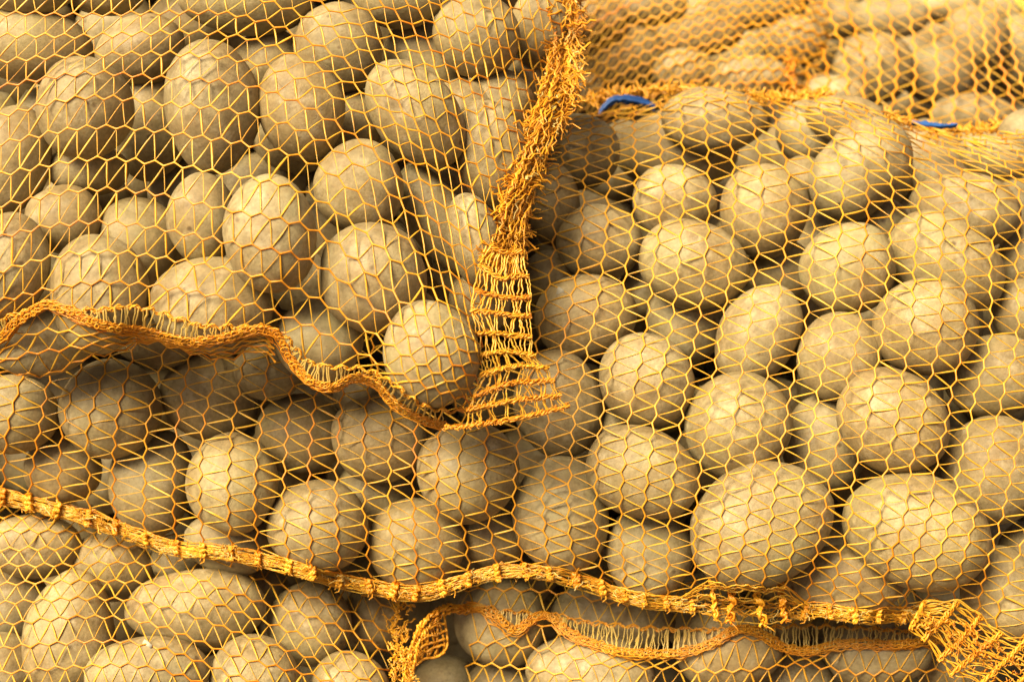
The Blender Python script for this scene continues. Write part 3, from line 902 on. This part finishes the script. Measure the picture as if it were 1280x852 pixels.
# crumpled side seam
SIDE = smooth_line([(716,-40),(712,10),(708,50),(703,95),(692,130),(672,175),(660,215),(645,255),(635,300),(628,335)], 3)
SIDE_W = [14, 18, 24, 34, 34, 30, 27, 26, 32, 34]
def crumple(name, parent, line, widths, wf, count, size, mat, r=.0006, seed=3, share=1.0):
    rs = np.random.RandomState(seed)
    line = arc_resample(np.asarray(line), 3)
    wd = np.interp(np.linspace(0, 1, len(line)), np.linspace(0, 1, len(widths)), widths)
    nn = normals2(line); bag = Bag()
    for _ in range(count):
        i = rs.randint(len(line)); c = line[i] + nn[i] * rs.uniform(-1, 1) * wd[i] * .62
        t = np.gradient(line, axis=0)[i]; t = t / np.hypot(*t)
        n = rs.randint(5, 10); th = rs.normal() * .55 + (0 if rs.rand() < .7 else 1.4)
        d = np.array([t[0] * math.cos(th) - t[1] * math.sin(th), t[0] * math.sin(th) + t[1] * math.cos(th)])
        s_ = np.linspace(-1, 1, n)[:, None] * size * rs.uniform(.5, 1.3)
        z = np.where(np.arange(n) % 2, 1, -1)[:, None] * rs.uniform(.3, 1.7)
        L = c + d * s_ + np.array([-d[1], d[0]]) * z + rs.normal(size=(n, 2)) * 1.1
        w = wf(L[:, 0], L[:, 1]) + rs.uniform(.0, .013) + np.cumsum(rs.normal(size=n)) * .0012
        rr = r * rs.uniform(.7, 1.5)
        bag.tube(world_pt(L[:, 0], L[:, 1], w), rr, rr * rs.uniform(.4, 1), sides=4, twist=rs.uniform(-1, 1))
    return bag.build(name, mat, parent, kind='stuff')
def sideA(x, y): return BASE['A'](np.minimum(x, 706), y) - .016
crumple('side_seam', SA, SIDE, SIDE_W, sideA, 520, 19, M_KNOT, seed=3, r=.00052)
crumple('side_seam', SA, SIDE, SIDE_W, sideA, 420, 16, M_HEM, seed=6, r=.00042)
crumple('side_seam', SA, SIDE, np.array(SIDE_W) * .9, sideA, 160, 9, M_PALE, seed=4, r=.0005)
for k in range(26):   # folded cords that run along the seam
    b = Bag(); a = rnd.uniform(0, .7); e = min(1, a + rnd.uniform(.15, .4))
    L = SIDE[int(a * (len(SIDE) - 1)):int(e * (len(SIDE) - 1)) + 2].copy()
    L = arc_resample(L, 6); 
    if len(L) < 4: continue
    L[:, 0] += rnd.uniform(-15, 9) + np.where(np.arange(len(L)) % 2, 1.8, -1.8); L += nrs.normal(size=L.shape) * .9
    P = world_pt(L[:, 0], L[:, 1], sideA(L[:, 0], L[:, 1]) + rnd.uniform(.004, .014))
    b.tube(P, .0008, .0006, sides=5); b.build('seam_cord', M_HEM, SA)

# ---- large middle sack
SB = sack(760, 700, -.05, 'large middle potato sack with upright net cords, bundled bottom seam and yellow ridge')
by = [90, 110, 150, 213, 320, 426, 480, 533, 600, 639, 700, 745, 800, 850]
K0 = [(None)]
c533 = [10,50,78,110,145,184,221,254,291,326,359,390,424,455,489,520,550,579,610,650,684,717,750,785,817,851,884,917,950,981,1016,1051,1082,1120,1151,1182,1211,1245,1280,1315,1348]
c480 = [25,60,94,125,156,196,231,265,300,332,365,397,429,462,492,523,553,583,618,661,693,726,760,794,825,858,891,924,957,990,1025,1059,1091,1127,1161,1192,1223,1257,1290,1325,1358]
c426 = [40,75,110,141,170,208,242,275,308,338,370,402,433,466,496,527,557,590,632,672,704,737,771,805,836,869,900,934,967,1004,1037,1071,1102,1137,1174,1205,1237,1271,1303,1336,1368]
c320 = [60,95,130,160,190,228,262,295,328,358,390,422,453,486,516,547,580,620,659,691,724,755,785,819,849,882,914,946,980,1014,1047,1079,1111,1144,1176,1206,1239,1271,1303,1334,1366]
c213 = [70,105,140,170,200,238,272,305,338,368,400,432,463,496,528,562,600,636,668,700,732,762,795,828,855,886,917,951,984,1016,1051,1082,1112,1142,1172,1200,1235,1262,1290,1318,1348]
c150 = [78,113,148,178,208,246,280,313,346,376,408,440,474,510,545,580,618,655,690,717,741,769,792,824,852,882,910,940,969,997,1031,1060,1087,1110,1132,1155,1180,1206,1232,1256,1282]
c110 = [x + 6 for x in c150]
for k, v in zip(range(19, 41), [725,748,776,798,828,850,880,905,932,958,984,1016,1045,1070,1092,1112,1133,1156,1182,1208,1232,1258]): c110[k] = v
c600 = [5,39,74,111,142,181,217,250,285,319,355,386,420,455,487,517,546,572,606,644,680,712,745,778,809,841,874,906,939,970,1004,1037,1067,1105,1136,1167,1196,1228,1262,1297,1332]
c639 = [3,37,72,111,143,180,217,250,285,319,353,386,420,455,487,517,547,576,609,642,679,710,744,776,805,837,870,903,935,965,999,1030,1064,1101,1132,1162,1191,1220,1254,1289,1325]
c700 = [8,40,75,112,150,185,222,255,290,323,361,390,424,461,492,520,552,585,620,654,685,717,750,779,805,835,868,898,925,958,988,1018,1049,1081,1112,1141,1171,1204,1236,1270,1306]
c745 = [8,40,75,112,150,185,222,255,290,323,361,390,424,461,492,520,552,585,622,658,688,721,752,780,805,833,866,894,918,952,981,1010,1040,1071,1102,1133,1159,1193,1225,1252,1290]
lo = [x - 12 for x in c745]; lo2 = [x - 24 for x in lo]
c090 = [a + .35 * (a - b) for a, b in zip(c110, c150)]
rows = [c090, c110, c150, c213, c320, c426, c480, c533, c600, c639, c700, c745, lo, lo2]
for r_ in rows: assert len(r_) == 41, len(r_)
tabB = np.array(rows).T
first = tabB[0] - 34; first2 = first - 34
chB = [spline(by, r_) for r_ in [first2, first] + list(tabB)]
seam_f = spline(*zip(*SEAM))
RIDGE = [(-90,120),(640,142),(735,142),(780,135),(815,126),(850,113),(880,107),(920,107),(960,112),(1000,117),(1040,119),(1075,126),(1105,137),(1140,151),(1180,160),(1215,165),(1250,156),(1290,146),(1400,140)]
ysB = [96.0]
while ysB[-1] < 900:      # knots crowd together where the net rolls over the ridge and again towards the seam
    ysB.append(ysB[-1] + float(np.interp(ysB[-1], [100, 112, 122, 140, 170, 230, 330, 600, 680, 730, 800], [2.6, 3.2, 4.6, 7.0, 9.0, 10.3, 10.6, 10.6, 9.5, 8.5, 10.5])))
ysB = np.array(ysB)
def uB(i, k):
    y = np.interp(np.asarray(i, float) + 6, np.arange(len(ysB)), ysB)
    x = c110[min(max(k - 2, 0), 40)]
    r = float(np.interp(x, *zip(*RIDGE))) - 107
    return y + r * np.clip(1 - (y - 107) / 130, 0, 1)
def shB(k): return .5 if k < 19 else .28 if k < 28 else .45 if k < 33 else .75
def regB(X, Y):
    bulge = np.interp(X, [215, 245, 330, 352], [0, 22, 22, 0])
    lim = bulge + np.where(X < 1150, seam_f(np.clip(X, -60, 1150)) - np.interp(X, [850, 875, 985, 1010], [4, 26, 26, 4]), 757 + (X - 1158) * .5)
    return (Y < lim) & ((X > 640) | (Y > 395))
kB, okB = knit('B', SB, chB, uB, shB, True, masked(POLY['B'], regB), amp=2.4)

# bundled seam: many strands side by side, a knot at the end of every cord
seam_l = arc_resample(smooth_line(SEAM, 3), 3)
sn = normals2(seam_l)
half = np.interp(seam_l[:, 0], [0, 700, 850, 880, 985, 1010, 1160], [8, 8, 9, 20, 20, 9, 8])
shift = np.interp(seam_l[:, 0], [850, 880, 985, 1010], [0, -14, -14, 0])
def seam_w(x, y): return skin('B', x, np.minimum(y, seam_f(np.clip(x, -60, 1158)) - 3)) + .001
for k in range(17):
    o0 = -1 + 2 * k / 16
    wob = np.zeros(len(seam_l)); v = 0
    for i in range(len(wob)):
        v = .95 * v + rnd.gauss(0, .06); wob[i] = v
    off = np.clip(o0 + wob, -1.25, 1.25)
    L = seam_l + sn * (off * half)[:, None]; L[:, 1] += shift
    P = world_pt(L[:, 0], L[:, 1], seam_w(L[:, 0], L[:, 1] ) + .0015 + .0022 * (1 - off ** 2) + nrs.normal(size=len(L)) * .0004)
    b = Bag(); b.tube(P, .00062 * nrs.uniform(.7, 1.4, len(L)), .0004, sides=4, twist=np.cumsum(nrs.uniform(-.3, .3, len(L))))
    b.build('seam_strand', M_TAPE if k % 3 else M_HEM, SB)

crumple('seam_fray', SB, smooth_line(SEAM, 3), [9] * 5, seam_w, 150, 10, M_HEM, seed=61, r=.0004)
crumple('seam_fray', SB, smooth_line(SEAM, 3), [11] * 5, seam_w, 90, 8, M_PALE, seed=62, r=.00035)

def knot_mesh(seed, tall):
    rs = np.random.RandomState(seed); bag = Bag(); px = PX
    for k in range(4):
        n = 26; t = np.linspace(-1, 1, n)
        x = np.sin(t * rs.uniform(7, 12) + rs.uniform(0, 6)) * rs.uniform(1.5, 4.0) + rs.normal(size=n) * .5
        y = t * tall * rs.uniform(.6, 1.0) + rs.normal(size=n) * .8
        z = np.cos(t * rs.uniform(7, 12)) * 3.0 + 3 + rs.normal(size=n) * .5
        bag.tube(EYE + FWD + (x[:, None] * RIGHT + y[:, None] * UP - z[:, None] * FWD) * px, .0009 * rs.uniform(.7, 1.2, n), sides=4)
    for k in range(5):
        a = np.array([rs.uniform(-3, 3), rs.uniform(-tall, tall), 4]); e = a + np.array([rs.uniform(-9, 9), rs.uniform(-8, 6), rs.uniform(0, 5)])
        m = (a + e) / 2 + rs.normal(size=3) * 1.5
        Q = np.array([a, m, e]); bag.tube(EYE + FWD + (Q[:, :1] * RIGHT + Q[:, 1:2] * UP - Q[:, 2:] * FWD) * px, [.0005, .0004, .0002], sides=3)
    v = np.concatenate(bag.v) - (EYE + FWD); f = np.concatenate(bag.f)
    me = bpy.data.meshes.new('seam_knot'); me.from_pydata([tuple(x) for x in v], [], [tuple(int(i) for i in x) for x in f]); me.materials.append(M_KNOT)
    me.polygons.foreach_set('use_smooth', np.ones(len(f), bool)); me.update()
    return me
short = [knot_mesh(50 + i, 9) for i in range(6)]; tallk = [knot_mesh(70 + i, 27) for i in range(3)]
for k in range(43):
    fn = chB[k]
    y = 700.0
    for _ in range(6): y = float(seam_f(np.clip(float(fn(y)), -60, 1158)))
    x = float(fn(y))
    if x < -30 or x > 1150: continue
    tall = 872 < x < 990
    yy = y - (17 if tall else 1)
    me = rnd.choice(tallk if tall else short)
    o = bpy.data.objects.new('seam_knot', me); COL.objects.link(o)
    o.parent = SB
    o.location = Vector(world_pt(x, yy, float(seam_w(np.array(x), np.array(yy))) + .004)) - SB.location
    o.rotation_mode = 'AXIS_ANGLE'; o.rotation_axis_angle = (rnd.uniform(-.35, .35), *FWD)
    sc_ = rnd.uniform(.95, 1.35); o.scale = (sc_, sc_, sc_)

# frayed corner: thick bars and loose strands
FR = [[(1156,752),(1147,770),(1137,786)], [(1197,752),(1180,772),(1152,801)], [(1226,770),(1205,795),(1172,826)], [(1252,790),(1225,812),(1188,843)],
      [(1284,800),(1260,822),(1222,858)], [(1312,808),(1290,835),(1250,880)], [(1345,820),(1320,850),(1285,900)]]
def fr_w(x, y): return BASE['B'](x, np.minimum(y, 780)) + .004
for bar in FR:
    b = Bag(); flat_cord(b, bar, fr_w, .00075, 4, 24, .0012); b.build('corner_bar', M_HEM, SB)
frs = [smooth_line(x, 2) for x in FR]
for j in range(22):
    b = Bag(); f0 = j / 21
    pts = [bs[int(np.clip(f0 + rnd.uniform(-.05, .05), 0, 1) * (len(bs) - 1))] + np.array([rnd.uniform(-1, 1), rnd.uniform(-1.5, 1.5)]) for bs in frs]
    if j % 2: pts = pts[:rnd.randrange(4, 8)]
    L = smooth_line(np.array(pts), 3); L[:, 1] += np.sin(np.arange(len(L)) * .6 + rnd.uniform(0, 6)) * 1.6
    b.tube(world_pt(L[:, 0], L[:, 1], fr_w(L[:, 0], L[:, 1]) - .001 + nrs.uniform(-.0005, .0005, len(L))), .00065 * nrs.uniform(.7, 1.3, len(L)), .0003, sides=4, twist=np.cumsum(nrs.uniform(-.3, .3, len(L))))
    b.build('corner_strand', M_TAPE, SB)

crumple('corner_fray', SB, smooth_line([(1150,772),(1185,785),(1215,806),(1250,826),(1290,850)], 3), [14, 22, 30, 34, 36], lambda x, y: fr_w(x, y) - .004, 85, 8, M_HEM, seed=41, r=.00045)

# gathered mouth behind the ridge, with its blue tie
MOUTH = smooth_line([(735,126),(770,118),(815,113),(860,112),(930,122),(985,122),(1035,122),(1075,137),(1120,147),(1165,162),(1215,163),(1255,157),(1300,150)], 3)
def mouth_w(x, y): return -.215 + 0 * np.asarray(x)
crumple('gathered_mouth', SB, MOUTH, [4, 5, 5, 4, 3, 5, 5, 4, 5, 4, 5, 6, 7], mouth_w, 300, 11, M_HEM, seed=9, r=.0008)
for line, dys in (([(750,142),(756,134),(764,127),(778,124),(795,126),(808,130),(818,135)], (-2.6, 0, 2.6)), ([(1140,153),(1155,155),(1172,157),(1196,156)], (-.8, 1.2))):
    b = Bag(); L = smooth_line(line, 3)
    for dy in dys:
        P = world_pt(L[:, 0], L[:, 1] + dy + nrs.normal(size=len(L)) * .5, -.19 + np.abs(dy) * -.0006)
        b.tube(P, .0020 * nrs.uniform(.7, 1.2, len(L)), .0003, sides=4, twist=np.cumsum(nrs.uniform(-.25, .25, len(L))))
    b.build('blue_tie', M_BLUE, SB)

# ---- bottom corner sack
SCk = sack(240, 850, -.1, 'bottom corner potato sack lying under the bundled seam, net cords running sideways')
cx_ = [-60, 0, 100, 200, 300, 400, 480, 540]
tabC = [[600,600,602,606,622,650,690,730],[632,630,632,638,655,685,722,760],[645,645,646,651,668,697,735,775],[665,663,664,667,690,722,755,800],[688,686,684,685,715,749,787,830],[708,706,705,707,743,774,812,850],[731,729,726,731,765,801,836,870],[756,753,747,756,791,825,860,895],
        [784,780,770,782,821,847,885,920],[813,809,801,809,846,872,905,940],[843,840,832,836,872,898,930,965],[873,870,862,866,900,925,955,990],[903,900,892,896,930,955,985,1020]]
knit('C', SCk, lines_at(cx_, tabC), lambda i, k: -150 + np.asarray(i) * 11.3, lambda k: -.15, False, masked(POLY['C']), amp=2.5)
def endC(x, y): return BASE['C'](np.minimum(x, 490), y) - .008
crumple('crinkled_end', SCk, smooth_line([(500,738),(505,765),(494,790),(508,812),(500,835),(505,870)], 3), [14, 18, 22, 20, 24, 24], endC, 85, 9, M_KNOT, seed=21, r=.0005)
crumple('crinkled_end', SCk, smooth_line([(505,790),(500,820),(510,860)], 3), [20, 24, 24], endC, 18, 9, M_TAPE, seed=22, r=.00045)

# ---- lower hemmed sack
SD = sack(830, 850, -.15, 'lower potato sack with a brown orange rolled hem looping up at one end')
dx_ = [520, 560, 600, 640, 667, 702, 740, 780, 820, 855, 905, 960, 1005, 1055, 1100, 1150, 1200]
b_ = np.array([770, 766, 764, 764, 766, 769, 777, 781, 784, 785, 786, 784, 782, 784, 786, 788, 790], float)
c_ = np.array([806, 804, 803, 806, 810, 815, 828, 832, 834, 836, 838, 834, 830, 838, 841, 838, 838], float)
tabD = [b_ - 56, b_ - 28, b_]
D_UP = [(604,755),(622,762),(640,764),(667,766),(685,767),(702,770),(720,776),(740,778),(760,781),(780,781),(802,785),(820,785),(840,786),(858,786),(880,788),(905,787),(930,785),(960,784),(985,782),(1005,783),(1025,782),(1055,784),(1080,784),(1100,786),(1120,789),(1150,790),(1180,790)]
D_LOW = [(582,758),(602,763),(620,774),(640,789),(650,789),(660,780),(677,771),(690,775),(702,786),(720,799),(740,806),(765,814),(790,818),(840,819),(865,815),(890,806),(910,795),(927,788),(945,791),(960,799),(980,811),(1005,816),(1027,812),(1050,807),(1080,806),(1110,808),(1140,806),(1180,800)]
knit('D', SD, lines_at(dx_, tabD), lambda i, k: 480 + np.asarray(i) * 11.0, lambda k: -.35, False, masked(POLY['D'], lambda X, Y: X > 566), amp=2.5)
knit('D', SD, lines_at(dx_, [np.interp(dx_, *zip(*D_LOW)) + 4, c_, c_ + 27, c_ + 55]), lambda i, k: 480 + np.asarray(i) * 11.0, lambda k: -.35, False, masked(POLY['D'], lambda X, Y: X > 580), amp=2.8)
hem('D', SD, D_UP, D_LOW, 7.0, thick=.85)
b = Bag(); loop = [(505,850),(509,838),(513,822),(518,800),(528,780),(541,767),(558,759),(582,758)]
def loop_w(x, y): return np.interp(x, [505, 530, 582], [-.045, -.035, float(skin('D', 590, 762)) + .004])
flat_cord(b, loop, loop_w, .0011, 3, 14, .0013); flat_cord(b, [(x + 6, y + 5) for x, y in loop], loop_w, .0009, 2, 14, .001)
b.build('hem_loop', M_HEM, SD)
tail = Bag()
for k in range(9):
    x0 = 520 + k * 4.2; L = np.array([(x0 + rnd.uniform(-3, 3), 790 - k * 2.6), (x0 + 4 + rnd.uniform(-3, 3), 805), (x0 + rnd.uniform(-4, 4), 825 - k)])
    L = smooth_line(L, 3); tail.tube(world_pt(L[:, 0], L[:, 1], -.055 + nrs.uniform(-.003, .003, len(L))), .0009, .0005, sides=4)
for k in range(5):
    y0 = 782 + k * 9; L = smooth_line(np.array([(517, y0 + 16), (530, y0 + 6), (548, y0 + rnd.uniform(-3, 3)), (556, y0 - 3)]), 3); L += nrs.normal(size=L.shape) * .6
    tail.tube(world_pt(L[:, 0], L[:, 1], -.052 + nrs.uniform(-.002, .002, len(L))), .0010, .0006, sides=4)
tail.build('loop_lacing', M_HEM, SD, kind='stuff')

# ---- two sacks further back, out of focus
SE = sack(850, 120, -.48, 'blurred back sack with rippled curving net cords beside the orange side seam')
ex = [680, 720, 800, 860, 900, 940, 980, 1020]
e9 = np.array([-15,-2,10,24,37,50,62,76,92,108,124]); e8 = np.array([14,28,41,54,68,82,97,112,126,140,154]); e72 = np.array([58,72,86,100,114,128,142,156,170,184,198]); e98 = np.array([-18,-6,6,18,31,44,58,73,88,104,120])
tabE = [[a3 + 26, a3, a2, (a2 + a1) / 2 - 3, a1, (a1 + a4) / 2 - 3, a4, a4 + 10] for a1, a2, a3, a4 in zip(e9, e8, e72, e98)]
tabE = [[v - 70 for v in tabE[0]], [v - 56 for v in tabE[0]], [v - 42 for v in tabE[0]], [v - 28 for v in tabE[0]], [v - 14 for v in tabE[0]]] + tabE
knit('E', SE, lines_at(ex, tabE), lambda i, k: 600 + np.asarray(i) * 7.5, lambda k: -.4, False, masked(POLY['E']), amp=2.0, cord_r=.0011, cord_mat=M_HEM, tape_mat=M_TAPE)
SF = sack(1130, 140, -.50, 'far corner back sack, blurred, with upright net cords')
fy = [-60, 20, 80, 140, 200]
fx80 = [961,985,1009,1033,1058,1080,1100,1122,1145,1172,1196,1217,1234,1252,1270,1292,1314]
fx140 = [961,985,1009,1033,1057,1077,1095,1114,1137,1165,1192,1222,1245,1270,1292,1316,1340]
fx20 = [936,960,984,1010,1038,1063,1088,1112,1137,1162,1187,1209,1228,1245,1262,1281,1300]
fx0 = [a * 2 - b for a, b in zip(fx20, fx80)]; fx2 = [a * 2 - b for a, b in zip(fx140, fx80)]
knit('F', SF, [spline(fy, r_) for r_ in np.array([fx0, fx20, fx80, fx140, fx2]).T], lambda i, k: -80 + np.asarray(i) * 8.6, lambda k: .3, True, masked(POLY['F']), amp=2.4, cord_r=.0011, cord_mat=M_HEM, tape_mat=M_TAPE)
crumple('folded_edge', SF, smooth_line([(985,62),(990,85),(984,100),(992,112),(1010,118),(1040,121)], 3), [5, 6, 6, 6, 7], lambda x, y: BASE['E'](np.minimum(x, 1005), y) + .012, 45, 7, M_HEM, seed=31, r=.0009)

# scrap of yellow plastic in the far corner
b = Bag(); L = smooth_line([(1266,-16),(1272,-2),(1280,8),(1294,16)], 2)
b.tube(world_pt(L[:, 0], L[:, 1], np.full(len(L), -.42)), .004, .0012, sides=8)
o = b.build('plastic_strap', M_LEMON, label='blurred yellow plastic strap end in the very upper corner', category='strap')
